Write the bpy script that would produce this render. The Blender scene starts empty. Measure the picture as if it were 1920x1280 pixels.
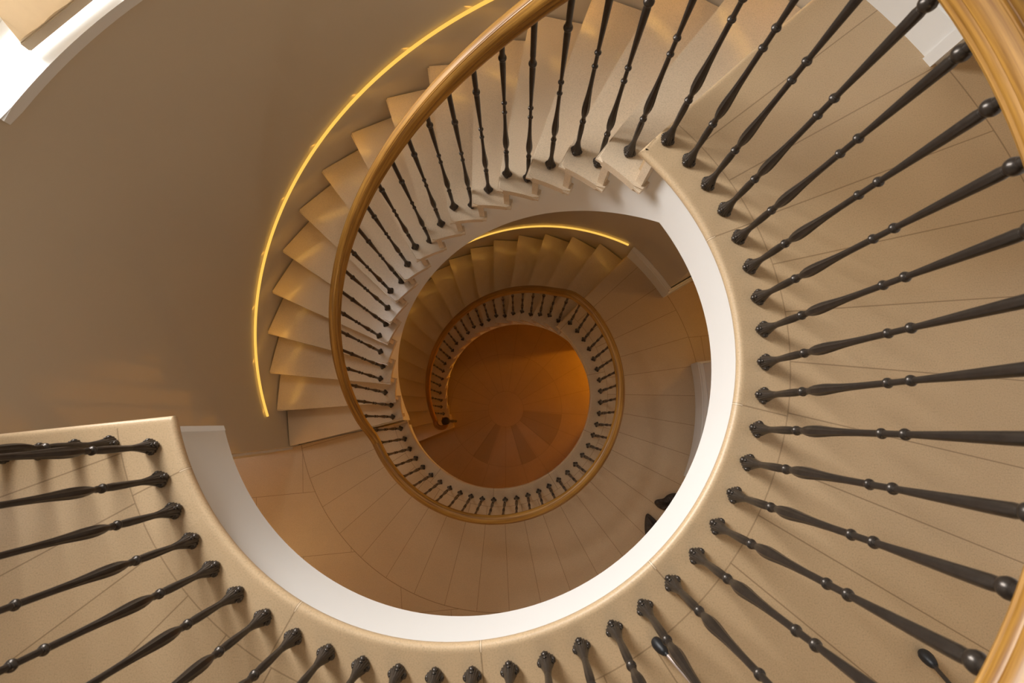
import bpy, bmesh, math
from math import sin, cos, pi, radians as R, degrees
from mathutils import Vector, Matrix

COL = bpy.context.scene.collection
RISE = 0.175
H1 = -17 * RISE            # first floor landing
H0 = H1 - 18 * RISE        # ground floor
TH0, DTH0 = 45.38, 9.444   # upper flight: angle of nosing k = TH0 + k*DTH0
TH1, DTH1 = 48.0, 9.22     # lower flight
WR = 2.0                   # stair wall radius

# ------------------------------------------------------------------ helpers
def tag(o, label=None, cat=None, group=None, kind=None):
    if label: o['label'] = label
    if cat: o['category'] = cat
    if group: o['group'] = group
    if kind: o['kind'] = kind
    return o

def link(name, bm, mat=None, parent=None, smooth=True, ang=35):
    me = bpy.data.meshes.new(name)
    bmesh.ops.recalc_face_normals(bm, faces=bm.faces)
    bm.to_mesh(me); bm.free()
    if smooth:
        me.polygons.foreach_set('use_smooth', [True] * len(me.polygons))
        try: me.set_sharp_from_angle(angle=R(ang))
        except Exception: pass
    o = bpy.data.objects.new(name, me)
    COL.objects.link(o)
    if mat: me.materials.append(mat)
    if parent: o.parent = parent
    return o

def empty(name, loc, rz=0.0):
    o = bpy.data.objects.new(name, None)
    o.empty_display_size = 0.05
    COL.objects.link(o)
    o.location = loc; o.rotation_euler = (0, 0, rz)
    return o

def place(o, parent):
    """keep o where it was modelled (world coordinates) under a moved parent"""
    o.parent = parent
    o.matrix_parent_inverse = Matrix.LocRotScale(parent.location, parent.rotation_euler, (1, 1, 1)).inverted()
    return o

def P(r, deg, z=0.0, c=(0, 0)):
    return Vector((c[0] + r * cos(R(deg)), c[1] + r * sin(R(deg)), z))

def arc(r, a0, a1, step=2.0, c=(0, 0)):
    n = max(2, int(abs(a1 - a0) / step) + 1)
    return [Vector((c[0] + r * cos(R(a0 + (a1 - a0) * i / n)), c[1] + r * sin(R(a0 + (a1 - a0) * i / n)))) for i in range(n + 1)]

def prism(pts, z0, z1, bm=None):
    bm = bm or bmesh.new()
    lo = [bm.verts.new((p[0], p[1], z0)) for p in pts]
    hi = [bm.verts.new((p[0], p[1], z1)) for p in pts]
    n = len(pts)
    bm.faces.new(hi); bm.faces.new(lo[::-1])
    for i in range(n):
        j = (i + 1) % n
        bm.faces.new((lo[i], lo[j], hi[j], hi[i]))
    return bm

def box(bm, c, s, rz=0.0):
    M = Matrix.Translation(c) @ Matrix.Rotation(rz, 4, 'Z') @ Matrix.Diagonal((s[0], s[1], s[2], 1))
    bmesh.ops.create_cube(bm, size=1.0, matrix=M)

def lathe(prof, seg=20, mod=None, bm=None):
    """prof = [(z, r)], mod(z, phi) multiplies the radius"""
    bm = bm or bmesh.new()
    rows = []
    for z, r in prof:
        row = []
        for i in range(seg):
            a = 2 * pi * i / seg
            rr = r * (mod(z, a) if mod else 1)
            row.append(bm.verts.new((rr * cos(a), rr * sin(a), z)))
        rows.append(row)
    for A, B in zip(rows, rows[1:]):
        for i in range(seg):
            j = (i + 1) % seg
            bm.faces.new((A[i], A[j], B[j], B[i]))
    bm.faces.new(rows[0][::-1]); bm.faces.new(rows[-1])
    return bm

def offset_path(path, d):
    """offset a 2D open path to its left by d with mitres"""
    out = []
    n = len(path)
    for i, p in enumerate(path):
        ns = []
        if i > 0:
            t = (path[i] - path[i - 1]).normalized(); ns.append(Vector((-t.y, t.x)))
        if i < n - 1:
            t = (path[i + 1] - path[i]).normalized(); ns.append(Vector((-t.y, t.x)))
        m = sum(ns, Vector((0, 0))).normalized()
        k = 1.0 / max(0.35, m.dot(ns[0]))
        out.append(p + m * d * k)
    return out

def sweep_edge(path, prof, z, bm=None):
    """prof = closed loop of (inset, dz) swept along a level path"""
    bm = bm or bmesh.new()
    rows = []
    for d, dz in prof:
        rows.append([bm.verts.new((q.x, q.y, z + dz)) for q in offset_path(path, d)])
    m = len(prof)
    for j in range(m):
        A, B = rows[j], rows[(j + 1) % m]
        for i in range(len(path) - 1):
            bm.faces.new((A[i], A[i + 1], B[i + 1], B[i]))
    bm.faces.new([r[0] for r in rows]); bm.faces.new([r[-1] for r in rows][::-1])
    return bm

# ------------------------------------------------------------------ materials
def new_mat(name):
    m = bpy.data.materials.new(name); m.use_nodes = True
    nt = m.node_tree
    return m, nt, nt.nodes['Principled BSDF']

class G:
    """tiny node-graph helper"""
    def __init__(s, nt): s.nt = nt
    def n(s, t, **kw):
        x = s.nt.nodes.new(t)
        for k, v in kw.items(): setattr(x, k, v)
        return x
    def put(s, sock, v):
        if isinstance(v, bpy.types.NodeSocket): s.nt.links.new(v, sock)
        elif v is not None: sock.default_value = v
    def m(s, op, a, b=None, c=None):
        x = s.n('ShaderNodeMath', operation=op)
        s.put(x.inputs[0], a)
        if b is not None: s.put(x.inputs[1], b)
        if c is not None: s.put(x.inputs[2], c)
        return x.outputs[0]
    def mix(s, f, a, b):
        x = s.n('ShaderNodeMix', data_type='RGBA')
        s.put(x.inputs[0], f); s.put(x.inputs[6], a); s.put(x.inputs[7], b)
        return x.outputs[2]
    def noise(s, vec, scale, detail=2, rough=.5):
        x = s.n('ShaderNodeTexNoise')
        if vec is not None: s.put(x.inputs['Vector'], vec)
        x.inputs['Scale'].default_value = scale; x.inputs['Detail'].default_value = detail
        x.inputs['Roughness'].default_value = rough
        return x.outputs['Fac']
    def ramp(s, f, a, b):
        x = s.n('ShaderNodeMapRange'); s.put(x.inputs[0], f)
        x.inputs[1].default_value = a; x.inputs[2].default_value = b
        return x.outputs[0]

def rgb(c, k=1.0): return (c[0] * k, c[1] * k, c[2] * k, 1)

STONE = (0.575, 0.418, 0.252)
def stone_base(g, col=STONE, tint=None):
    geo = g.n('ShaderNodeNewGeometry'); pos = geo.outputs['Position']
    big = g.noise(pos, 2.2, 4, .6); fine = g.noise(pos, 210, 2, .6); mid = g.noise(pos, 26, 3, .6)
    c = g.mix(g.ramp(big, .3, .75), rgb(col, .93), rgb(col, 1.07))
    c = g.mix(g.m('MULTIPLY', g.ramp(fine, .52, .72), .5), c, rgb(col, .62))
    c = g.mix(g.m('MULTIPLY', g.ramp(fine, .46, .28), .4), c, rgb(col, 1.22))
    c = g.mix(g.m('MULTIPLY', g.ramp(mid, .66, .8), .22), c, rgb(col, .8))
    return pos, c, fine

def finish_stone(g, bs, c, fine, rough=.42):
    g.put(bs.inputs['Base Color'], c)
    bs.inputs['Roughness'].default_value = rough
    bs.inputs['Specular IOR Level'].default_value = .45
    bp = g.n('ShaderNodeBump'); bp.inputs['Strength'].default_value = .12; bp.inputs['Distance'].default_value = .002
    g.put(bp.inputs['Height'], fine); g.nt.links.new(bp.outputs[0], bs.inputs['Normal'])

def mat_stone(name, col=STONE, rough=.42):
    m, nt, bs = new_mat(name); g = G(nt)
    pos, c, fine = stone_base(g, col)
    finish_stone(g, bs, c, fine, rough)
    return m

def mat_floor(name, mid0, mid_step, line_col, centre=(0, 0), rose=False, col=STONE, in0=None, outer_col=None):
    """stone paving: radial slabs from the nosing to r=2, rectangular slabs beyond"""
    m, nt, bs = new_mat(name); g = G(nt)
    pos, c, fine = stone_base(g, col)
    sp = g.n('ShaderNodeSeparateXYZ'); g.put(sp.inputs[0], pos)
    x = g.m('SUBTRACT', sp.outputs[0], centre[0]); y = g.m('SUBTRACT', sp.outputs[1], centre[1])
    r = g.m('SQRT', g.m('ADD', g.m('MULTIPLY', x, x), g.m('MULTIPLY', y, y)))
    deg = g.m('MULTIPLY', g.m('ARCTAN2', y, x), 180 / pi)
    def radial(a0, step):
        u = g.m('DIVIDE', g.m('SUBTRACT', g.m('ADD', deg, 720.0), a0), step)
        fr = g.m('FRACT', u)
        dist = g.m('MULTIPLY', g.m('MINIMUM', fr, g.m('SUBTRACT', 1.0, fr)), g.m('MULTIPLY', r, R(step)))
        return dist, g.m('FLOOR', u)
    def hashv(a, b=0.0):
        w = g.n('ShaderNodeTexWhiteNoise', noise_dimensions='2D')
        cb = g.n('ShaderNodeCombineXYZ'); g.put(cb.inputs[0], a); g.put(cb.inputs[1], b)
        g.nt.links.new(cb.outputs[0], w.inputs['Vector']); return w.outputs['Value']
    W = .0019
    dm, im = radial(mid0, mid_step)
    inmid = g.m('LESS_THAN', r, 2.0)
    if rose:
        # rosette: small disc, a ring of wedges, wider rings outside it
        dw, iw = radial(286.0, 17.2)
        din = g.m('LESS_THAN', r, .30); inw = g.m('LESS_THAN', r, .95)
        tile = g.m('MULTIPLY', hashv(iw, 3.0), inw)
        dark = None
        for lo, hi in ((286, 303.2), (320.4, 354.8), (234.4, 251.6)):
            dd = g.m('MODULO', g.m('ADD', deg, 720.0), 360.0)
            k = g.m('MULTIPLY', g.m('GREATER_THAN', dd, lo), g.m('LESS_THAN', dd, hi))
            dark = k if dark is None else g.m('MAXIMUM', dark, k)
        ringmask = g.m('MULTIPLY', inw, g.m('SUBTRACT', 1.0, din))
        dark = g.m('MULTIPLY', dark, ringmask)
        c = g.mix(g.m('MULTIPLY', dark, .42), c, rgb(col, .45))
        c = g.mix(g.m('MULTIPLY', g.m('MULTIPLY', hashv(iw, 1.0), ringmask), .14), c, rgb(col, .6))
        rings = g.m('MINIMUM', g.m('ABSOLUTE', g.m('SUBTRACT', r, .30)), g.m('ABSOLUTE', g.m('SUBTRACT', r, .95)))
        rings = g.m('MINIMUM', rings, g.m('ABSOLUTE', g.m('SUBTRACT', r, 1.55)))
        rad = g.m('ADD', dw, g.m('MULTIPLY', din, 9.0))
        line = g.m('MULTIPLY', g.m('LESS_THAN', g.m('MINIMUM', rings, rad), .0035), .4)
    else:
        # outer rectangular slabs, turned a few degrees
        a = R(5.5)
        u = g.m('ADD', g.m('MULTIPLY', sp.outputs[0], cos(a)), g.m('MULTIPLY', sp.outputs[1], sin(a)))
        v = g.m('SUBTRACT', g.m('MULTIPLY', sp.outputs[1], cos(a)), g.m('MULTIPLY', sp.outputs[0], sin(a)))
        vr = g.m('DIVIDE', g.m('ADD', v, 20.905), .575)
        iv = g.m('FLOOR', vr); fv = g.m('FRACT', vr)
        ur = g.m('ADD', g.m('DIVIDE', g.m('ADD', u, 20.38), .9), g.m('MULTIPLY', g.m('MODULO', iv, 2.0), .5))
        iu = g.m('FLOOR', ur); fu = g.m('FRACT', ur)
        dv = g.m('MULTIPLY', g.m('MINIMUM', fv, g.m('SUBTRACT', 1.0, fv)), .575)
        du = g.m('MULTIPLY', g.m('MINIMUM', fu, g.m('SUBTRACT', 1.0, fu)), .9)
        dout = g.m('MINIMUM', du, dv)
        hm = hashv(im, 2.0); ho = hashv(iu, iv)
        h = g.m('ADD', g.m('MULTIPLY', hm, inmid), g.m('MULTIPLY', ho, g.m('SUBTRACT', 1.0, inmid)))
        c = g.mix(g.m('MULTIPLY', h, .16), c, rgb((col[0] * .98, col[1] * .9, col[2] * .8), .8))
        ring = g.m('ABSOLUTE', g.m('SUBTRACT', r, 2.0))
        outr = g.m('GREATER_THAN', r, 1.08)
        la = g.m('MULTIPLY', g.m('MULTIPLY', g.m('LESS_THAN', dm, W), inmid), outr)
        di, ii = radial(in0, 34.6)
        lc = g.m('MULTIPLY', g.m('LESS_THAN', di, W), g.m('SUBTRACT', 1.0, outr))
        rg = g.m('MULTIPLY', g.m('LESS_THAN', g.m('ABSOLUTE', g.m('SUBTRACT', r, 1.08)), W), .8)
        la = g.m('MAXIMUM', la, g.m('MAXIMUM', lc, rg))
        lb = g.m('MULTIPLY', g.m('LESS_THAN', dout, W), g.m('SUBTRACT', 1.0, inmid))
        line = g.m('MAXIMUM', g.m('MAXIMUM', la, lb), g.m('LESS_THAN', ring, W * 1.4))
    c = g.mix(g.m('MULTIPLY', line, .75), c, rgb(line_col))
    finish_stone(g, bs, c, fine, .36)
    return m

def mat_nosing(name, a0, step=34.7, centre=(0, 0), line=(.75, .6, .42)):
    m, nt, bs = new_mat(name); g = G(nt)
    col = (STONE[0] * 1.0, STONE[1] * 1.0, STONE[2] * 1.0)
    pos, c, fine = stone_base(g, col)
    sp = g.n('ShaderNodeSeparateXYZ'); g.put(sp.inputs[0], pos)
    x = g.m('SUBTRACT', sp.outputs[0], centre[0]); y = g.m('SUBTRACT', sp.outputs[1], centre[1])
    r = g.m('SQRT', g.m('ADD', g.m('MULTIPLY', x, x), g.m('MULTIPLY', y, y)))
    deg = g.m('MULTIPLY', g.m('ARCTAN2', y, x), 180 / pi)
    fr = g.m('FRACT', g.m('DIVIDE', g.m('SUBTRACT', g.m('ADD', deg, 720.0), a0), step))
    d = g.m('MULTIPLY', g.m('MINIMUM', fr, g.m('SUBTRACT', 1.0, fr)), g.m('MULTIPLY', r, R(step)))
    c = g.mix(g.m('MULTIPLY', g.m('LESS_THAN', d, .0016), .8), c, rgb(line))
    c = g.mix(g.m('MULTIPLY', g.m('LESS_THAN', g.m('ABSOLUTE', g.m('SUBTRACT', d, .0028)), .0010), .6), c, rgb(col, .35))
    finish_stone(g, bs, c, fine, .4)
    return m

def mat_plain(name, col, rough=.6, metal=0.0, var=.04, scale=4.0, spec=.4, bump=0.0):
    m, nt, bs = new_mat(name); g = G(nt)
    geo = g.n('ShaderNodeNewGeometry')
    f = g.noise(geo.outputs['Position'], scale, 4, .6)
    g.put(bs.inputs['Base Color'], g.mix(f, rgb(col, 1 - var), rgb(col, 1 + var)))
    bs.inputs['Roughness'].default_value = rough; bs.inputs['Metallic'].default_value = metal
    bs.inputs['Specular IOR Level'].default_value = spec
    if bump:
        bp = g.n('ShaderNodeBump'); bp.inputs['Strength'].default_value = bump; bp.inputs['Distance'].default_value = .003
        g.put(bp.inputs['Height'], g.noise(geo.outputs['Position'], 60, 3, .6)); nt.links.new(bp.outputs[0], bs.inputs['Normal'])
    return m

def mat_oak():
    m, nt, bs = new_mat('golden_oak'); g = G(nt)
    uv = g.n('ShaderNodeUVMap'); uv.uv_map = 'UVMap'
    mp = g.n('ShaderNodeMapping'); nt.links.new(uv.outputs[0], mp.inputs[0])
    mp.inputs['Scale'].default_value = (2.2, 85, 1)
    n1 = g.noise(mp.outputs[0], 1.0, 5, .65)
    mp2 = g.n('ShaderNodeMapping'); nt.links.new(uv.outputs[0], mp2.inputs[0])
    mp2.inputs['Scale'].default_value = (9, 420, 1)
    n2 = g.noise(mp2.outputs[0], 1.0, 2, .5)
    c = g.mix(g.ramp(n1, .36, .62), (.20, .085, .012, 1), (.44, .225, .042, 1))
    c = g.mix(g.m('MULTIPLY', g.ramp(n2, .55, .75), .5), c, (.22, .085, .014, 1))
    g.put(bs.inputs['Base Color'], c)
    bs.inputs['Roughness'].default_value = .42; bs.inputs['Specular IOR Level'].default_value = .4
    bs.inputs['Coat Weight'].default_value = .12; bs.inputs['Coat Roughness'].default_value = .2
    return m

def mat_emit(name, col, k):
    m = bpy.data.materials.new(name); m.use_nodes = True; nt = m.node_tree
    nt.nodes.remove(nt.nodes['Principled BSDF'])
    e = nt.nodes.new('ShaderNodeEmission'); e.inputs[0].default_value = rgb(col); e.inputs[1].default_value = k
    nt.links.new(e.outputs[0], nt.nodes['Material Output'].inputs[0])
    return m

M_tread = mat_stone('honed_limestone_tread', (.68, .55, .40), .20)
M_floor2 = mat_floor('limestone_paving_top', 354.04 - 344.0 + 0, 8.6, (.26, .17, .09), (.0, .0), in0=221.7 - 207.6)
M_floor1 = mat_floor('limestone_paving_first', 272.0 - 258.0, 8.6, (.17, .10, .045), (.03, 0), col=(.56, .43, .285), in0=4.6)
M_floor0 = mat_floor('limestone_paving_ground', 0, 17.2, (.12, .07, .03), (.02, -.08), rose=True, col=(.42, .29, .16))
M_nos2 = mat_nosing('limestone_nosing_top', 221.7 - 207.6, 34.6, (0, 0))
M_nos1 = mat_nosing('limestone_nosing_first', 4.6, 34.6, (.03, 0), (.3, .2, .12))
M_white = mat_plain('white_plaster', (.76, .745, .715), .55, var=.015, scale=3)
M_wall = mat_plain('taupe_wall_paint', (.60, .525, .41), .8, var=.02, scale=2.5, spec=.2)
M_pier = mat_plain('offwhite_wall_paint', (.80, .76, .71), .6, var=.015, scale=2.5)
M_room = mat_plain('lobby_wall_paint', (.72, .62, .48), .8, var=.02)
M_ceil = mat_plain('ceiling_paint', (.84, .82, .78), .8, var=.01)
M_bronze = mat_plain('dark_bronze', (.058, .047, .038), .30, metal=.55, var=.35, scale=55, spec=.5, bump=.15)
M_oak = mat_oak()
M_led = mat_emit('amber_light_strip', (1.0, .56, .10), 1.12)
M_rubber = mat_plain('black_rubber', (.012, .012, .013), .45, var=.1)
M_alu = mat_plain('brushed_aluminium', (.62, .52, .48), .35, metal=.7, var=.05)
M_blind = mat_plain('cream_blind_fabric', (.60, .50, .37), .85, var=.05, scale=30)
M_carve = mat_plain('dark_carved_wood', (.045, .033, .025), .6, var=.5, scale=60, bump=.6)
M_glass = bpy.data.materials.new('window_glass'); M_glass.use_nodes = True
_nt = M_glass.node_tree; _nt.nodes.remove(_nt.nodes['Principled BSDF'])
_t = _nt.nodes.new('ShaderNodeBsdfTransparent'); _g = _nt.nodes.new('ShaderNodeBsdfGlossy'); _g.inputs['Roughness'].default_value = .02
_f = _nt.nodes.new('ShaderNodeFresnel'); _f.inputs['IOR'].default_value = 1.35; _m = _nt.nodes.new('ShaderNodeMixShader')
_nt.links.new(_f.outputs[0], _m.inputs[0]); _nt.links.new(_t.outputs[0], _m.inputs[1]); _nt.links.new(_g.outputs[0], _m.inputs[2])
_nt.links.new(_m.outputs[0], _nt.nodes['Material Output'].inputs[0])

# ------------------------------------------------------------------ nosing lines
def skew(r): return 1.5 * max(0.0, r - .908) / 1.092
def nose_pt(TH, D, k, r): return P(r, TH + k * D - skew(r)).xy
def nose_line_back(TH, D, k, back, r0, r1, n=6):
    """points along nosing k from r0 to r1, shifted uphill by back"""
    a = nose_pt(TH, D, k, .908); b = nose_pt(TH, D, k, 2.0)
    t = (b - a).normalized(); nrm = Vector((t.y, -t.x))       # clockwise side = uphill
    pts = []
    for i in range(n + 1):
        r = r0 + (r1 - r0) * i / n
        q = a + t * (r - .908) + nrm * back
        pts.append(q)
    return pts
def nz(TH, D, th, z0=0.0): return z0 - (th - TH) / D * RISE

# ------------------------------------------------------------------ landings
EDGE_DIR = Vector((cos(R(186.0)), sin(R(186.0))))
corner2 = Vector((-.872, -.262))
c2 = (.006, .011)
path2 = [corner2 + EDGE_DIR * 1.10, corner2 + EDGE_DIR * .55, corner2]
a_c = degrees(math.atan2(corner2.y - c2[1], corner2.x - c2[0])) % 360
def sst(a, b, x):
    t = min(1, max(0, (x - a) / (b - a))); return t * t * (3 - 2 * t)
def edge_arc(r, c, a0, a1, w_in, w_out, r_in=.911, r_out=.911):
    out = []; n = int((a1 - a0) / 2)
    for i in range(n + 1):
        a = a0 + (a1 - a0) * i / n
        k = max(w_in(a), w_out(a))
        out.append(P(r * (1 - k) + .911 * k, a, 0, (c[0] * (1 - k), c[1] * (1 - k))).xy)
    return out
arc2 = edge_arc(.917, c2, a_c + 1.0, 404.6, lambda a: 0, lambda a: sst(340, 392, a))
path2 = path2 + arc2
tip0 = nose_pt(TH0, DTH0, 0, .908)
path2 += [tip0] + [nose_pt(TH0, DTH0, 0, r) for r in (1.2, 1.6, 1.995)]

def slab(name, mat, edge, deep, z, thick, a_end, a_start, parent=None):
    """floor slab outside the edge path; a_end/a_start: where it closes outside the stair wall"""
    def loop(ed):
        pts = list(ed)
        pts += [P(2.12, a_end).xy, P(2.12, 32.0).xy]
        pts += [P(4.6, 32.0).xy] + arc(4.6, 32.0 - 4, 193.5 - 360 + 4, 4)[0:] + [P(4.6, 193.5).xy, P(2.12, 193.5).xy, P(2.12, a_start).xy]
        return pts[::-1]
    bm = prism(loop(edge), z - .033, z)
    prism(loop(deep), z - thick, z - .0331, bm)
    o = link(name, bm, mat, None, smooth=False)
    tag(o, kind='structure')
    return o

# path2 runs with the floor on its right, so offsets are negative
inner2 = offset_path(path2, -.022)
floor2 = slab('floor', M_floor2, inner2, offset_path(path2, -.06), 0.0, .3115, 43.5, 190.4)
nprof = [(.0, -.016), (-.0008, -.010), (-.004, -.004), (-.010, -.0008), (-.016, 0), (-.022, 0), (-.075, -.0012), (-.075, -.034), (-.012, -.034), (-.005, -.031), (-.001, -.024)]
o = link('nosing', sweep_edge(path2, nprof, 0.0), M_nos2, floor2)
fpath = path2[:-3]
ffull = offset_path(path2, -.049)[:-3]; NF = len([q for q in ffull if not 41.9 < degrees(math.atan2(q.y, q.x)) < 60]); ffull = ffull[:NF]
bm = bmesh.new()
A = [bm.verts.new((q.x, q.y, -.034)) for q in ffull]; B = [bm.verts.new((q.x, q.y, -.3115)) for q in ffull]
inn = offset_path(path2, -.075)[:NF]
A2 = [bm.verts.new((q.x, q.y, -.034)) for q in inn]; B2 = [bm.verts.new((q.x, q.y, -.3115)) for q in inn]
for i in range(len(A) - 1):
    bm.faces.new((A[i], A[i + 1], B[i + 1], B[i])); bm.faces.new((A2[i], B2[i], B2[i + 1], A2[i + 1]))
    bm.faces.new((A[i], A2[i], A2[i + 1], A[i + 1])); bm.faces.new((B[i], B[i + 1], B2[i + 1], B2[i]))
o = link('fascia', bm, M_white, floor2)

# first-floor landing
c1 = (.022, 0.0)
s0 = P(2.0, 195.3).xy
arc1 = edge_arc(.913, c1, 197.3, 407.4, lambda a: 1 - sst(200, 240, a), lambda a: sst(360, 398, a))
path1 = [P(1.995, 194.9).xy, P(1.4, 195.9).xy] + arc1
path1 += [nose_pt(TH1, DTH1, 0, .908)] + [nose_pt(TH1, DTH1, 0, r) for r in (1.2, 1.6, 1.995)]
inner1 = offset_path(path1, -.022)
edge_flr = [P(2.0, 195.0).xy, P(1.4, 195.9).xy] + inner1[2:]
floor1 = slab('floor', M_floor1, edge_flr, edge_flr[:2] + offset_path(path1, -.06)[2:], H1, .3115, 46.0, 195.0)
arcp = path1[2:]
o = link('nosing', sweep_edge(arcp, nprof, H1), M_nos1, floor1)
ffull = offset_path(path1, -.049)[2:-3]; NF = len([q for q in ffull if not 44.4 < degrees(math.atan2(q.y, q.x)) < 60]); ffull = ffull[:NF]; inn = offset_path(path1, -.075)[2:-3][:NF]
bm = bmesh.new()
def ring(ps, z): return [bm.verts.new((q.x, q.y, H1 + z)) for q in ps]
A, B, A2, B2 = ring(ffull, -.034), ring(ffull, -.3115), ring(inn, -.034), ring(inn, -.3115)
for i in range(len(A) - 1):
    bm.faces.new((A[i], A[i + 1], B[i + 1], B[i])); bm.faces.new((A2[i], B2[i], B2[i + 1], A2[i + 1]))
    bm.faces.new((A[i], A2[i], A2[i + 1], A[i + 1])); bm.faces.new((B[i], B[i + 1], B2[i + 1], B2[i]))
o = link('fascia', bm, M_white, floor1)

# ground floor
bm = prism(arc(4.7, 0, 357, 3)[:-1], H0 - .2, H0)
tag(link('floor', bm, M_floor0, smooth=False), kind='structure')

# ------------------------------------------------------------------ walls
ZT = 2.75
WIN0, WIN1, WZ0, WZ1 = 124.0, 153.8, -.135, 2.4
def wall_panel(bm, a0, a1, r0, r1, z0, z1, step=2.0):
    prism(arc(r0, a0, a1, step) + arc(r1, a1, a0, step), z0, z1, bm)
bm = bmesh.new()
WINS = ((WIN0, WIN1),)
wall_panel(bm, 30.6, WIN0, WR, 2.35, H0, ZT)
wall_panel(bm, WIN1, 195.1, WR, 2.35, H0, ZT)
wall_panel(bm, WIN0, WIN1, WR, 2.35, H0, WZ0)
wall_panel(bm, WIN0, WIN1, WR, 2.35, WZ1, ZT)
wl = tag(link('wall_left', bm, M_wall, smooth=True, ang=20), kind='structure')
# pale finish of the short wall beside each lobby doorway
for z0, z1 in ((0, ZT),):
    bm = bmesh.new(); wall_panel(bm, 30.4, 43.4, 1.992, 2.02, z0, z1)
    wall_panel(bm, 30.4, 31.0, 1.992, 2.36, z0, z1)
    link('panelling', bm, M_pier, wl)
bm = bmesh.new()
for zz in (H1, H0):
    wall_panel(bm, -23.2, 7.4, WR, 2.35, zz, zz + 2.66)
wall_panel(bm, -23.2, 7.4, WR, 2.35, 0, ZT)
wr_ = tag(link('wall_right', bm, M_pier, smooth=True, ang=20), kind='structure')
# enclosing lobby walls
bm = bmesh.new(); prism(arc(4.6, 32.5, -167, 4) + arc(4.75, -167, 32.5, 4), H0, ZT, bm)
tag(link('wall_back', bm, M_room), kind='structure')
def radial_wall(name, p, q, side):
    d = (q - p).normalized(); nr = Vector((-d.y, d.x)) * .15 * side
    tag(link(name, prism([p, q, q + nr, p + nr], H0, ZT), M_pier, smooth=False), kind='structure')
radial_wall('wall_side', P(2.30, 32.3).xy, P(4.7, 32.3).xy, 1)
radial_wall('wall_side', Vector((-1.985, -.534)), Vector((-4.7, -.75)), -1)
# unseen ceiling; its round opening is added to let in overhead fill
bm = bmesh.new(); prism(arc(4.75, -166.5, 32.5, 4) + arc(2.36, 32.5, 193.5, 4), ZT, ZT + .12, bm)
wall = tag(link('ceiling', bm, M_ceil), kind='structure')
bm = bmesh.new()
out_, in_ = arc(2.36, 0, 360, 6)[:-1], arc(.85, 0, 360, 6)[:-1]
vo = [bm.verts.new((q.x, q.y, ZT)) for q in out_]; vi = [bm.verts.new((q.x, q.y, ZT)) for q in in_]
vt = [bm.verts.new((q.x, q.y, ZT + .5)) for q in in_]
for i in range(len(vo)):
    j = (i + 1) % len(vo); k = int(i * len(vi) / len(vo)); l = (k + 1) % len(vi)
    bm.faces.new((vo[i], vo[j], vi[l], vi[k])); bm.faces.new((vi[k], vi[l], vt[l], vt[k]))
tag(link('ceiling', bm, M_ceil, smooth=False), kind='structure')

# skirtings (baseboards)
SKL = [(.0, 0), (.0, .118), (.005, .122), (.009, .116), (.012, .126), (.022, .130), (.036, .131), (.036, 0)]
SKH = [(.0, 0), (.0, .165), (.006, .172), (.006, .190), (.014, .205), (.02, .222), (.026, .225), (.03, 0)]
def baseboard(name, a0, a1, z, r=1.972, kind=''):
    skp = SKL if kind else SKH
    bm = bmesh.new(); rows = []
    for d, dz in skp:
        rows.append([bm.verts.new((q.x, q.y, z + dz)) for q in arc(r + d, a0, a1, 2)])
    for j in range(len(skp)):
        Aa, Bb = rows[j], rows[(j + 1) % len(skp)]
        for i in range(len(Aa) - 1): bm.faces.new((Aa[i], Aa[i + 1], Bb[i + 1], Bb[i]))
    bm.faces.new([x[0] for x in rows]); bm.faces.new([x[-1] for x in rows][::-1])
    return tag(link(name, bm, M_white, ang=25), kind='structure')
baseboard('baseboard_right', -23.6, 7.9, H1)
baseboard('baseboard_right', -23.6, 7.9, H0)
baseboard('baseboard_left', 30.2, 46.2, H1)
baseboard('baseboard_left', 30.0, 43.4, 0.0, 1.962, 'low')
def jamb_skirt(ang, sgn, z, r0=1.975, r1=2.36):
    p, q = P(r0, ang).xy, P(r1, ang).xy; d = (q - p).normalized(); nr = Vector((-d.y, d.x)) * sgn
    bm = bmesh.new()
    prism([p, q, q + nr * .026, p + nr * .026], z, z + .165, bm)
    prism([p, q, q + nr * .016, p + nr * .016], z + .165, z + .222, bm)
    tag(link('baseboard_side', bm, M_white, smooth=False), kind='structure')
for zz in (H1, 0.0): jamb_skirt(30.3, -1, zz)
jamb_skirt(7.6, 1, H1)
# door lining at the top landing's opening
bm = bmesh.new(); wall_panel(bm, 29.3, 30.35, 1.985, 2.37, 0, 2.3)
wall_panel(bm, 29.9, 31.1, 1.950, 2.0, 0, 2.3)
wall_panel(bm, 31.1, 31.7, 1.972, 2.0, 0, 2.3)
tag(link('trim_1', bm, M_white), kind='structure')

bm = bmesh.new(); prism([Vector((-1.985, -.534)), Vector((-2.62, -.584)), Vector((-2.62, -.606)), Vector((-1.985, -.556))], H1, -.32, bm)
tag(link('trim_2', bm, M_white, smooth=False), kind='structure')
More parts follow.
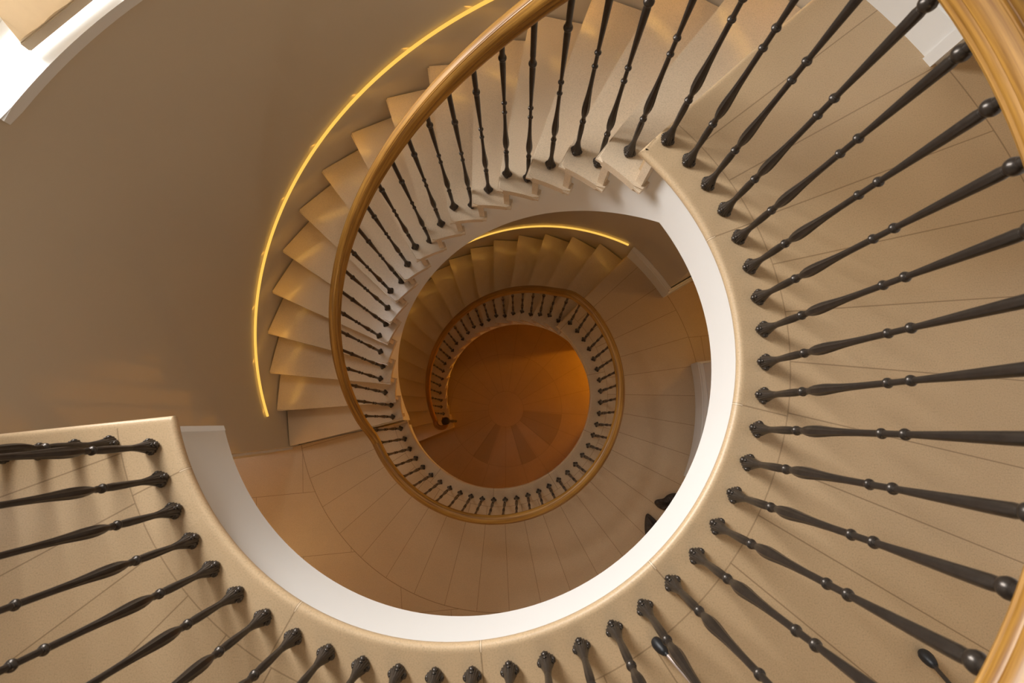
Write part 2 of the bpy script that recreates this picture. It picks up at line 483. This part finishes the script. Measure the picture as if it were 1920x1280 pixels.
# ------------------------------------------------------------------ window
for wi, (w0, w1) in enumerate(WINS):
    win = empty('window_%d' % (wi + 1), P(2.15, (w0 + w1) / 2, 0)); tag(win, kind='structure')
    bm = bmesh.new(); prism(arc(1.972, w0 - 1, w1 + .3, 2) + arc(2.36, w1, w0, 2), -.135, -.10, bm)
    bmesh.ops.bevel(bm, geom=[e for e in bm.edges if all(abs(v.co.xy.length - 1.972) < 1e-3 for v in e.verts) and abs(e.verts[0].co.z - e.verts[1].co.z) < 1e-4], offset=.008, segments=3, affect='EDGES')
    place(link('window_sill', bm, M_white), win)
    bm = bmesh.new()
    for a in (w0 + .7, w1 - .7):
        q = P(2.31, a, (WZ0 + WZ1) / 2); box(bm, q, (.05, .05, WZ1 - WZ0), R(a))
    for z in (-.075, WZ1 - .03):
        prism(arc(2.285, w0, w1, 3) + arc(2.335, w1, w0, 3), z - .025, z + .025, bm)
    place(link('window_frame', bm, M_white, smooth=False), win)
    bm = bmesh.new(); prism(arc(2.306, w0 + .5, w1 - .5, 3) + arc(2.311, w1 - .5, w0 + .5, 3), -.07, WZ1 - .05, bm)
    place(link('glass', bm, M_glass), win)
# low cream fabric screen with a hem bar on the sill
b0, b1 = Vector((-1.700, 1.155)), Vector((-1.435, 1.455))
bl = empty('window_screen', ((b0.x + b1.x) / 2, (b0.y + b1.y) / 2, -.08))
tag(bl, 'low cream fabric screen with a hem bar standing on the bright window sill', 'screen')
d = (b1 - b0).normalized(); nr = Vector((-d.y, d.x))
bm = bmesh.new(); n = 14
rows = []
for j in range(4):
    z = -.045 + j * .085
    row = []
    for i in range(n + 1):
        t = i / n; off = .004 * sin(t * 19 + j) + .012 * sin(j * 1.7)
        e = .05 * (1 - math.exp(-j * .9)) if i == 0 else 0
        q = b0 + (b1 - b0) * t + nr * off + d * e * (1 if j > 0 else 0)
        row.append(bm.verts.new((q.x, q.y, z)))
    rows.append(row)
for A_, B_ in zip(rows, rows[1:]):
    for i in range(n): bm.faces.new((A_[i], A_[i + 1], B_[i + 1], B_[i]))
bmesh.ops.solidify(bm, geom=bm.faces[:], thickness=.004)
place(link('fabric', bm, M_blind), bl)
bm = bmesh.new(); box(bm, Vector(((b0.x + b1.x) / 2, (b0.y + b1.y) / 2, -.062)), ((b1 - b0).length + .01, .02, .038), math.atan2(d.y, d.x))
bmesh.ops.bevel(bm, geom=bm.edges[:], offset=.004, segments=2, affect='EDGES')
place(link('hem_bar', bm, M_blind), bl)

# ------------------------------------------------------------------ flights
def build_flight(TH, D, z0, nsteps, label, soff_start, soff_end, z_end, zbot_end):
    root = empty('staircase', P(1.4, TH + D * nsteps / 2, z_end))
    tag(root, label, 'staircase', 'stone stair flights')
    def add(o): place(o, root); return o
    # treads + risers
    for k in range(0, nsteps):
        z = z0 - k * RISE
        tr = None
        if k > 0:
            front = nose_line_back(TH, D, k, 0, .908, 1.996)
            back = nose_line_back(TH, D, k - 1, .072, .9 , 1.996)
            a0 = degrees(math.atan2(front[0].y, front[0].x)); a1 = degrees(math.atan2(back[0].y, back[0].x))
            if a0 < 0: a0 += 360
            if a1 < 0: a1 += 360
            inner = arc(.908, a1, a0, 2.2)[1:-1]
            back[0] = P(.908, a1).xy
            # outer boundary kept inside the stair wall
            pts = front + back[::-1] + inner
            pts = [p if p.length < 1.996 else p * (1.996 / p.length) for p in pts]
            bm = prism(pts, z - .036, z); bm.verts.index_update()
            bm.verts.ensure_lookup_table(); N = len(pts); nf = len(front)
            sel = set(range(nf - 1)) | set(range(nf + len(back) - 1, N))
            bv = []
            for e in bm.edges:
                a_i, b_i = sorted((e.verts[0].index, e.verts[1].index))
                if (a_i < N) != (b_i < N): continue
                a_i %= N; b_i %= N
                st = b_i if (a_i == 0 and b_i == N - 1) else a_i
                if abs(b_i - a_i) in (1, N - 1) and st in sel: bv.append(e)
            bmesh.ops.bevel(bm, geom=bv, offset=.012, segments=3, affect='EDGES')
            tr = add(link('tread', bm, M_tread, ang=12))
        f = nose_line_back(TH, D, k, .030, .926, 1.99); b = nose_line_back(TH, D, k, .060, .926, 1.99)
        bm = prism(f + b[::-1], z - RISE, z - .034)
        rs = link('riser', bm, M_tread, smooth=False)
        if tr is not None: rs.parent = tr
        else: add(rs)
    # plastered body under the steps
    th_a, th_b = soff_start, soff_end
    angs = []
    t = th_a
    while t < th_b: angs.append((t, None)); t += 1.6
    angs.append((th_b, None))
    br = []
    for k in range(0, nsteps):
        tb = TH + k * D - .045 / .96 * 180 / pi
        if th_a < tb < th_b: br.append(tb)
    cols = []
    allang = sorted([a for a, _ in angs] + br)
    def topz(th):
        k = 0
        while k < nsteps and th > TH + k * D - .045 / .96 * 180 / pi + 1e-6: k += 1
        return z0 - k * RISE - .030 if k > 0 else z0 - .040
    bm = bmesh.new(); rs_ = [.9604, 1.3, 1.65, 1.997]
    def colm(th, zt):
        zb = max(nz(TH, D, th, z0) - .53, zbot_end) if th > TH + D * 5 else min(z0 - .3115 + .0005, nz(TH, D, th, z0) - .53)
        zb = min(zb, zt - .001)
        T = [bm.verts.new((*P(r, th - skew(r)).xy, zt)) for r in rs_]
        Bt = [bm.verts.new((*P(r, th - skew(r)).xy, zb)) for r in rs_]
        return T, Bt
    prev = None
    for a in allang:
        z_before = topz(a - .001); z_after = topz(a + .01)
        stations = [z_before] if abs(z_before - z_after) < 1e-5 else [z_before, z_after]
        for s in stations:
            cur = colm(a, s)
            if prev:
                T0, B0 = prev; T1, B1 = cur
                for i in range(len(rs_) - 1):
                    bm.faces.new((T0[i], T0[i + 1], T1[i + 1], T1[i]))
                    bm.faces.new((B0[i], B1[i], B1[i + 1], B0[i + 1]))
                bm.faces.new((T0[0], T1[0], B1[0], B0[0])); bm.faces.new((T0[-1], B0[-1], B1[-1], T1[-1]))
            else:
                T1, B1 = cur
                for i in range(len(rs_) - 1): bm.faces.new((T1[i], T1[i + 1], B1[i + 1], B1[i]))
            prev = cur
    T1, B1 = prev
    for i in range(len(rs_) - 1): bm.faces.new((T1[i], B1[i], B1[i + 1], T1[i + 1]))
    bmesh.ops.remove_doubles(bm, verts=bm.verts[:], dist=1e-5)
    bmesh.ops.dissolve_degenerate(bm, dist=1e-6, edges=bm.edges[:])
    add(link('stringer', bm, M_white, ang=25))
    return root

fl2 = build_flight(TH0, DTH0, 0.0, 17, 'upper flight of pale limestone steps curving down from the top landing', 33.6, 196.4, H1, H1 - .3115)
fl1 = build_flight(TH1, DTH1, H1, 18, 'lower flight of limestone steps in amber shade, reaching the ground floor', 36.0, 205.2, H0, H0)

# ------------------------------------------------------------------ handrail
rail_prof = [(0, .032), (.012, .0305), (.0175, .0285), (.0185, .0262), (.0197, .0275), (.0225, .0258), (.0232, .0232), (.0245, .0240), (.031, .016), (.0345, .006), (.034, -.002), (.030, -.006), (.0325, -.012), (.031, -.019), (.0255, -.0225),
             (.0265, -.028), (.022, -.034)]
rail_prof = rail_prof + [(-x, z) for x, z in rail_prof[::-1][:-1]]
def sweep3(pts, name, parent, u0=0.0, prof=rail_prof, mat=None):
    bm = bmesh.new(); uvl = bm.loops.layers.uv.new('UVMap')
    rows = []; us = []; u = u0
    per = [0]
    for a, b in zip(prof, prof[1:] + prof[:1]): per.append(per[-1] + math.dist(a, b))
    for i, p in enumerate(pts):
        t = (pts[min(i + 1, len(pts) - 1)] - pts[max(i - 1, 0)])
        th = Vector((t.x, t.y, 0)).normalized(); side = Vector((th.y, -th.x, 0))
        tt = t.normalized(); up = side.cross(tt).normalized()
        if up.z < 0: up = -up
        if i: u += (pts[i] - pts[i - 1]).length
        us.append(u)
        rows.append([bm.verts.new(p + side * x + up * z) for x, z in prof])
    m = len(prof)
    for i in range(len(rows) - 1):
        for j in range(m):
            f = bm.faces.new((rows[i][j], rows[i][(j + 1) % m], rows[i + 1][(j + 1) % m], rows[i + 1][j]))
            vals = [(us[i], per[j]), (us[i], per[j + 1]), (us[i + 1], per[j + 1]), (us[i + 1], per[j])]
            for lp, uvv in zip(f.loops, vals): lp[uvl].uv = uvv
    bm.faces.new(rows[0]); bm.faces.new(rows[-1][::-1])
    o = link(name, bm, mat or M_oak, ang=40)
    if parent: place(o, parent)
    return o, u

def smoothstep(a, b, x):
    t = min(1, max(0, (x - a) / (b - a))); return t * t * (3 - 2 * t)
RB = .998
def rail_z_up(th):   # upper flight
    return nz(TH0, DTH0, th) + .80 + .045 * (th - 80) / 100
line_p = lambda x: Vector((x, -.349 + (x + 1.045) * .105, 0))
pts = []
for i in range(14): q = line_p(-1.955 + i * .0735); pts.append(Vector((q.x, q.y, .80)))
ctr2 = Vector((c2[0], c2[1]))
a_st = 203.5
aend = P(.996, a_st, 0, c2)
p_end = pts[-1].copy()
for i in range(1, 6):
    t = i / 6
    p1 = Vector((-.942, -.345, .8))
    q = p_end * (1 - t) ** 2 + p1 * 2 * t * (1 - t) + Vector((aend.x, aend.y, .8)) * t * t
    pts.append(q)
a = a_st
while a <= 360 + 30: pts.append(P(.996, a, .80, c2)); a += 2
sec1 = pts
def blend_z(th):
    # th in 30..206 on the upper flight
    zl = .80; zf = rail_z_up(th)
    if th < 60: 
        w = smoothstep(36, 56, th); return min(zl, zl * (1 - w) + zf * w)
    if th > 190:
        w = smoothstep(196, 211, th); return max(H1 + .85, zf) * 1 if th > 211 else zf * (1 - w) + (H1 + .85) * w if zf > H1 + .85 else H1 + .85
    return zf
def rc(th):   # rail radius/centre along the upper flight
    w = smoothstep(30, 50, th); v = smoothstep(185, 205, th)
    r = .996 * (1 - w) + RB * w; cx = c2[0] * (1 - w); cy = c2[1] * (1 - w)
    r = r * (1 - v) + 1.018 * v; cx = cx * (1 - v) + .022 * v
    return r, (cx, cy)
sec2 = []
a = 30.0
while a <= 206.01: r, c = rc(a); sec2.append(P(r, a, blend_z(a), c)); a += 2
sec3 = []
a = 206.0
while a <= 360 + 36.01:
    z = blend_z(a) if a < 212 else H1 + .85
    sec3.append(P(1.018, a, z, c1)); a += 2
def rail_z_low(th): return nz(TH1, DTH1, th, H1) + .84
sec4 = []
a = 36.0
while a <= 196:
    w = smoothstep(36, 58, a); v = smoothstep(36, 60, a)
    z = (H1 + .85) * (1 - w) + min(H1 + .85, rail_z_low(a)) * w
    if a > 186: z = max(z, H0 + RISE + .78)
    sec4.append(P(1.018 * (1 - v) + 1.0 * v, a, z, (c1[0] * (1 - v), 0))); a += 2
zend = sec4[-1].z
vc = P(.905, 199.0); 
last = sec4[-1]
a0v = math.atan2(last.y - vc.y, last.x - vc.x)
r0v = (last.xy - vc.xy).length
for i in range(1, 26):
    t = i / 25; rr = r0v * (1 - .72 * t); aa = a0v + t * 1.55 * pi
    sec4.append(Vector((vc.x + rr * cos(aa), vc.y + rr * sin(aa), zend)))
hr = empty('handrail', (0, 0, 0))
tag(hr, 'polished golden oak handrail winding round the stairwell above the dark balusters', 'handrail')
u = 0
for s in (sec1, sec2, sec3, sec4): o, u = sweep3(s, 'rail_section', hr, u + .37)

# ------------------------------------------------------------------ balusters
def flute(n, amp): return lambda z, a: 1 + amp * cos(n * a)
def make_base():
    prof = [(0, .0185), (.004, .0225), (.010, .0228), (.016, .0205), (.026, .0175), (.038, .0148), (.052, .0118), (.066, .0098), (.078, .0088)]
    def mod(z, a):
        k = max(0, 1 - z / .03)
        return 1 + .10 * k * cos(4 * a) + .075 * cos(16 * a) * (1 - z / .1)
    bm = lathe(prof, 32, mod)
    for i in range(4):     # curled leaf tips
        a = pi / 4 * 0 + i * pi / 2
        M = Matrix.Rotation(a, 4, 'Z') @ Matrix.Translation((.0215, 0, .013)) @ Matrix.Rotation(R(-20), 4, 'Y') @ Matrix.Diagonal((.0058, .0088, .0075, 1))
        bmesh.ops.create_uvsphere(bm, u_segments=8, v_segments=6, radius=1, matrix=M)
        M = Matrix.Rotation(a, 4, 'Z') @ Matrix.Translation((.0185, 0, .0225)) @ Matrix.Diagonal((.0035, .006, .006, 1))
        bmesh.ops.create_uvsphere(bm, u_segments=8, v_segments=6, radius=1, matrix=M)
    return bm
def make_shaft(L):
    prof = [(.074, .0088), (.085, .0088), (.11, .0095), (.135, .0104), (.165, .0106), (.182, .0098), (.188, .0085), (.206, .0080), (.212, .0092), (.217, .0072),
            (.222, .0080), (.236, .0112), (.252, .0136), (.268, .0143), (.285, .0138), (.305, .0122), (.33, .0102), (.355, .0088), (.38, .0080), (.41, .0075), (.455, .0073),
            (.48, .0068), (.50, .0066), (.53, .0066), (.56, .0072), (.60, .0084), (.65, .0098), (.70, .0110), (.722, .0115), (.728, .0105), (.756, .0108), (.765, .0090)]
    end = max(L, .768)
    prof += [(.775 if end > .78 else end, .0105), (end + (.006 if end > .78 else .004), .0108)]
    def mod(z, a):
        if .08 < z < .18: return 1 + .06 * cos(4 * a)
        if .225 < z < .40: return 1 + .075 * cos(8 * a)
        if .55 < z < .72: return 1 + .05 * cos(8 * a)
        return 1
    return lathe(prof, 24, mod)
def knob_bm(z, r, h):
    pr = [(z - h, r * .55), (z - h * .8, r * .72), (z - h * .66, r * .70), (z - h * .5, r * .88), (z - h * .2, r * .99), (z + h * .1, r), (z + h * .45, r * .86), (z + h * .62, r * .68), (z + h * .8, r * .72), (z + h, r * .55)]
    return lathe(pr, 16)
cache = {}
def mesh_of(key, fn):
    if key not in cache:
        bm = fn(); bmesh.ops.recalc_face_normals(bm, faces=bm.faces)
        me = bpy.data.meshes.new(key); bm.to_mesh(me); bm.free()
        me.polygons.foreach_set('use_smooth', [True] * len(me.polygons))
        me.set_sharp_from_angle(angle=R(50))
        me.materials.append(M_bronze); cache[key] = me
    return cache[key]
def part(name, me, parent):
    o = bpy.data.objects.new(name, me); COL.objects.link(o); o.parent = parent; return o
ORD = ['', 'first', 'second', 'third', 'fourth', 'fifth', 'sixth', 'seventh', 'eighth', 'ninth', 'tenth', 'eleventh', 'twelfth', 'thirteenth', 'fourteenth', 'fifteenth',
       'sixteenth', 'seventeenth', 'eighteenth', 'nineteenth']
def ordn(n):
    if n < 20: return ORD[n]
    tens = {2: 'twent', 3: 'thirt', 4: 'fort'}[n // 10]
    return tens + 'ieth' if n % 10 == 0 else tens + 'y-' + ORD[n % 10]
def baluster(loc, L, ang, label, group):
    root = empty('baluster', loc, R(ang)); tag(root, label, 'baluster', group)
    Lq = round(L, 2)
    part('base', mesh_of('baluster_base', make_base), root)
    part('shaft', mesh_of('baluster_shaft_%.2f' % Lq, lambda: make_shaft(Lq)), root)
    for z, r, h in ((.196, .0128, .0095), (.467, .0112, .008), (.521, .0115, .0085), (.742, .0155, .014)):
        part('knob', mesh_of('baluster_knob_%.3f' % z, lambda: knob_bm(z, r, h)), root)
    return root
under = -.033
n = 0
for i in range(7):
    q = line_p(-1.045 - .107 * i)
    if i < 5:
        baluster((q.x, q.y, 0), .80 + under, 6, 'dark bronze baluster on the straight left edge of the top landing, %s from its corner' % ordn(i + 1), 'balusters on the straight landing edge')
for i in range(34):
    a = 360 + 42.7 - 6.09 * i; q = P(.993, a, 0, c2)
    baluster(q, .80 + under, a, 'dark bronze baluster round the top landing, %s clockwise from the top of the stairs' % ordn(i + 1), 'balusters round the top landing')
for i in range(24):
    a = 49.2 + 6.29 * i
    k = math.ceil((a - TH0 - .05) / DTH0)
    if k > 16: k = 16
    r, c = rc(a); zt = -k * RISE
    q = P(r, a, zt, c)
    baluster(q, blend_z(a) - zt + under, a, 'dark bronze baluster on the upper flight, %s down from the top landing' % ordn(i + 1), 'balusters on the upper flight')
for i in range(34):
    a = 200.2 + 6.18 * i
    zr = blend_z(a) if a < 212 else (H1 + .85)
    baluster(P(1.018, a, H1, c1), zr - H1 + under, a, 'dark baluster round the lower landing, %s anticlockwise from the foot of the upper flight' % ordn(i + 1), 'balusters round the lower landing')
for i in range(24):
    a = 50.2 + 6.06 * i
    k = max(1, math.ceil((a - TH1 - .05) / DTH1))
    zt = H1 - k * RISE
    v = smoothstep(36, 60, a); w = smoothstep(36, 58, a)
    zr = (H1 + .85) * (1 - w) + min(H1 + .85, rail_z_low(a)) * w
    zr = max(zr, H0 + RISE + .78) if a > 186 else zr
    baluster(P(1.018 * (1 - v) + 1.0 * v, a, zt, (c1[0] * (1 - v), 0)), zr - zt + under, a, 'dark baluster on the shadowed lower flight, %s down from the landing' % ordn(i + 1), 'balusters on the lower flight')

# newel at the foot of the stair
nw = empty('newel_post', (vc.x + .045, vc.y + .012, H0 + RISE)); tag(nw, 'dark newel post with a round cap at the curled foot of the handrail', 'newel post')
hN = zend - .034 - (H0 + RISE)
part('post', None, nw) if False else None
pm = link('shaft', lathe([(0, .022), (.03, .022), (.04, .02), (.2, .018), (.35, .024), (.5, .018), (hN - .06, .022), (hN - .02, .03), (hN, .03)], 20), M_bronze, nw)
pc = link('cap', lathe([(hN, .03), (hN + .01, .055), (hN + .045, .062), (hN + .075, .05), (hN + .09, .015)], 20), M_bronze, nw)

# ------------------------------------------------------------------ light strips on the stair wall
def strip(fn_z, a0, a1, label):
    pr = [(.010 * cos(t * pi / 5), .010 * sin(t * pi / 5)) for t in range(10)]
    pts = []; a = a0
    while a <= a1 + .01: pts.append(P(1.982, a, fn_z(a))); a += 1.5
    o, _ = sweep3(pts, 'light_strip', None, 0, pr, M_led)
    tag(o, label, 'light strip', 'glowing strips on the stair wall')
    return o
strip(lambda a: nz(TH0, DTH0, a) + .168, 47.5, 188.4, 'long glowing amber light strip on the wall above the upper flight')
strip(lambda a: nz(TH1, DTH1, a, H1) + .20, 47.8, 196.0, 'short visible glowing amber strip on the wall above the lower flight')

# ------------------------------------------------------------------ camera tripod standing on the landing
ap = Vector((1.07, -1.233, 1.15))
feet3 = [Vector((.607, -.888, .016)), Vector((1.346, -.913, .016)), Vector((1.23, -1.86, .016))]
tp = empty('tripod', (ap.x, ap.y, 0)); tag(tp, 'camera tripod with pale metal legs and black rubber feet on the top landing', 'tripod')
def rod(p, q, r0, r1, bm, seg=12):
    d = q - p; M = Matrix.Translation(p) @ d.to_track_quat('Z', 'Y').to_matrix().to_4x4()
    bm2 = lathe([(0, r0), (d.length, r1)], seg)
    bm2.transform(M); me = bpy.data.meshes.new('tmp'); bm2.to_mesh(me); bm2.free(); bm.from_mesh(me); bpy.data.meshes.remove(me)
for i, f in enumerate(feet3):
    dd = (ap - f).normalized()
    bm = bmesh.new(); rod(f + dd * .02, f + dd * .55, .0052 if i == 0 else .0058, .0056, bm); rod(f + dd * .5, ap - dd * .03, .009, .009, bm); rod(f + dd * .86, ap - dd * .02, .0125, .0125, bm)
    lg = place(link('leg', bm, M_alu if i == 0 else M_bronze), tp)
    d2 = lathe([(-.014, .006), (-.010, .013), (-.002, .0165), (.008, .0172), (.020, .0155), (.030, .0120), (.034, .010), (.037, .0065), (.044, .006)], 18)
    d2.transform(Matrix.Translation(f) @ dd.to_track_quat('Z', 'Y').to_matrix().to_4x4())
    ft = link('rubber_foot', d2, M_rubber); ft.parent = lg
bm = bmesh.new(); rod(ap - Vector((0, 0, .25)), ap + Vector((0, 0, .06)), .013, .013, bm)
place(link('centre_column', bm, M_bronze), tp)
bm = bmesh.new(); rod(ap - Vector((0, 0, .04)), ap + Vector((0, 0, .01)), .034, .03, bm, 20)
place(link('hub', bm, M_rubber), tp)

# ------------------------------------------------------------------ two dark carved shapes on the first-floor landing
def carving(outline, z, label):
    """closed plan outline, domed with a raised rib"""
    cx = sum(p[0] for p in outline) / len(outline); cy = sum(p[1] for p in outline) / len(outline)
    root = Vector((cx, cy, z)); bm = bmesh.new(); rings = []
    m = len(outline)
    dense = []
    for i in range(m):
        p0, p1, p2, p3 = [Vector(outline[(i + j) % m]) for j in (-1, 0, 1, 2)]
        for s in range(5):
            t = s / 5
            dense.append(.5 * ((2 * p1) + (p2 - p0) * t + (2 * p0 - 5 * p1 + 4 * p2 - p3) * t * t + (3 * p1 - p0 - 3 * p2 + p3) * t ** 3))
    for f, h in ((1, 0), (1.0, .018), (.93, .034), (.75, .046), (.5, .056), (.25, .062)):
        ring_ = []
        for i, q in enumerate(dense):
            k = h * (1 + .12 * sin(i * 2.1) * (f < .95))
            ring_.append(bm.verts.new(((q.x - cx) * f, (q.y - cy) * f, k)))
        rings.append(ring_)
    n_ = len(dense)
    for A_, B_ in zip(rings, rings[1:]):
        for i in range(n_): bm.faces.new((A_[i], A_[(i + 1) % n_], B_[(i + 1) % n_], B_[i]))
    bm.faces.new(rings[0][::-1]); bm.faces.new(rings[-1])
    o = link('floor_carving', bm, M_carve, ang=60); o.location = root
    tag(o, label, 'carving', 'dark carved pieces on the lower landing')
    return o
carving([(1.515, -1.040), (1.535, -1.010), (1.600, -.998), (1.640, -.968), (1.690, -.950), (1.745, -.955), (1.80, -1.00), (1.84, -1.09), (1.79, -1.19), (1.70, -1.175), (1.635, -1.115), (1.555, -1.085)], H1,
        'dark carved piece on the lower landing, the upper one with a wavy outline')
carving([(1.425, -1.155), (1.450, -1.135), (1.490, -1.165), (1.545, -1.215), (1.615, -1.255), (1.66, -1.33), (1.62, -1.42), (1.53, -1.45), (1.45, -1.42), (1.415, -1.32), (1.412, -1.235)], H1,
        'dark carved piece on the lower landing, the lower one shaped like a pointed ear')

# ------------------------------------------------------------------ lights
def area(name, loc, target, sx, sy, power, col, spread=180):
    l = bpy.data.lights.new(name, 'AREA'); l.shape = 'RECTANGLE'; l.size = sx; l.size_y = sy; l.energy = power; l.color = col
    l.spread = R(spread)
    o = bpy.data.objects.new(name, l); COL.objects.link(o); o.location = loc
    o.rotation_euler = (Vector(target) - Vector(loc)).to_track_quat('-Z', 'Y').to_euler(); return o
def point(name, loc, power, col, r=.08):
    l = bpy.data.lights.new(name, 'POINT'); l.energy = power; l.color = col; l.shadow_soft_size = r
    o = bpy.data.objects.new(name, l); COL.objects.link(o); o.location = loc; return o
for az, pw in ((138.0, 212),):
    wd = P(1, az)
    area('daylight_window', (2.62 * wd.x, 2.62 * wd.y, 1.38), (0, 0, .2), 1.1, 2.45, pw, (1.0, .98, .955))
sk = area('overhead_fill', (0, 0, ZT + .45), (0, 0, 0), 1.6, 1.6, 8, (1, .96, .90)); sk.data.shape = 'DISK'  # weak overhead fill added above the ceiling opening, not a known skylight
AMB = (1.0, .52, .14)
point('lobby_lamp_ground', (2.91, 1.2, H0 + .62), 150, (1.0, .41, .02), .06)
point('lobby_lamp_first', (3.0, 1.0, H1 + 2.3), 14, (1, .55, .14), .1)
point('corridor_lamp_first', (-3.0, -2.1, H1 + 2.3), 26, (1, .60, .22), .1)
point('landing_fill_first', (1.6, -3.3, H1 + 2.35), 18, (1, .88, .72), .2)  # neutral fill added to lift the first-floor landing, no lamp known here
point('lobby_lamp_top', (3.1, 1.3, 2.2), 6, (1, .6, .22), .1)
point('warm_fill_top', (1.2, -3.6, 2.3), 17, (1, .70, .38), .25)  # warm fill added behind the top landing to tint its shadows
w = bpy.data.worlds.new('sky'); bpy.context.scene.world = w; w.use_nodes = True
w.node_tree.nodes['Background'].inputs[0].default_value = (.95, .97, 1.0, 1)
w.node_tree.nodes['Background'].inputs[1].default_value = 3.0

def strip_lights(fn, a0, a1, n, power):
    for i in range(n):
        a = a0 + (a1 - a0) * (i + .5) / n
        p = P(1.965, a, fn(a) - .012); q = P(1.70, a, fn(a) - .30)
        o = area('strip_light', p, q, WR * R((a1 - a0) / n) * 1.12, .012, power, (1.0, .51, .075))
        t = Vector((-sin(R(a)), cos(R(a)), -RISE / R(DTH0) / WR)).normalized()
        zax = -(q - p).normalized(); xax = (t - zax * t.dot(zax)).normalized(); yax = zax.cross(xax)
        o.rotation_euler = Matrix((xax, yax, zax)).transposed().to_euler()
strip_lights(lambda a: nz(TH0, DTH0, a) + .168, 47.5, 188.4, 12, .26)
strip_lights(lambda a: nz(TH1, DTH1, a, H1) + .20, 47.8, 196, 12, .10)
# ------------------------------------------------------------------ camera
a_, b_ = 0.18043772939247507, 0.012421366985675322
ca, sa, cb, sb = cos(a_), sin(a_), cos(b_), sin(b_)
Rx = Matrix(((1, 0, 0), (0, ca, -sa), (0, sa, ca))); Ry = Matrix(((cb, 0, sb), (0, 1, 0), (-sb, 0, cb)))
cam = bpy.data.cameras.new('camera'); co = bpy.data.objects.new('camera', cam); COL.objects.link(co)
co.matrix_world = Matrix.Translation((.21507644, -.27531335, 1.3704991)) @ (Rx @ Ry).to_4x4()
cam.sensor_width = 36; cam.sensor_fit = 'HORIZONTAL'; cam.lens = 814.453 / 1920 * 36
cam.clip_start = .01
cam.dof.use_dof = True; cam.dof.focus_distance = 2.3; cam.dof.aperture_fstop = 4.5
sc = bpy.context.scene; sc.camera = co
sc.view_settings.view_transform = 'Standard'; sc.view_settings.look = 'None'; sc.view_settings.gamma = 1.0
sc.view_settings.use_curve_mapping = False
sc.view_settings.exposure = 0.0
sc.cycles.use_denoising = True
sc.cycles.max_bounces = 8; sc.cycles.diffuse_bounces = 5; sc.cycles.glossy_bounces = 4
sc.cycles.sample_clamp_indirect = 6.0
sc.cycles.use_adaptive_sampling = True; sc.cycles.adaptive_threshold = .015
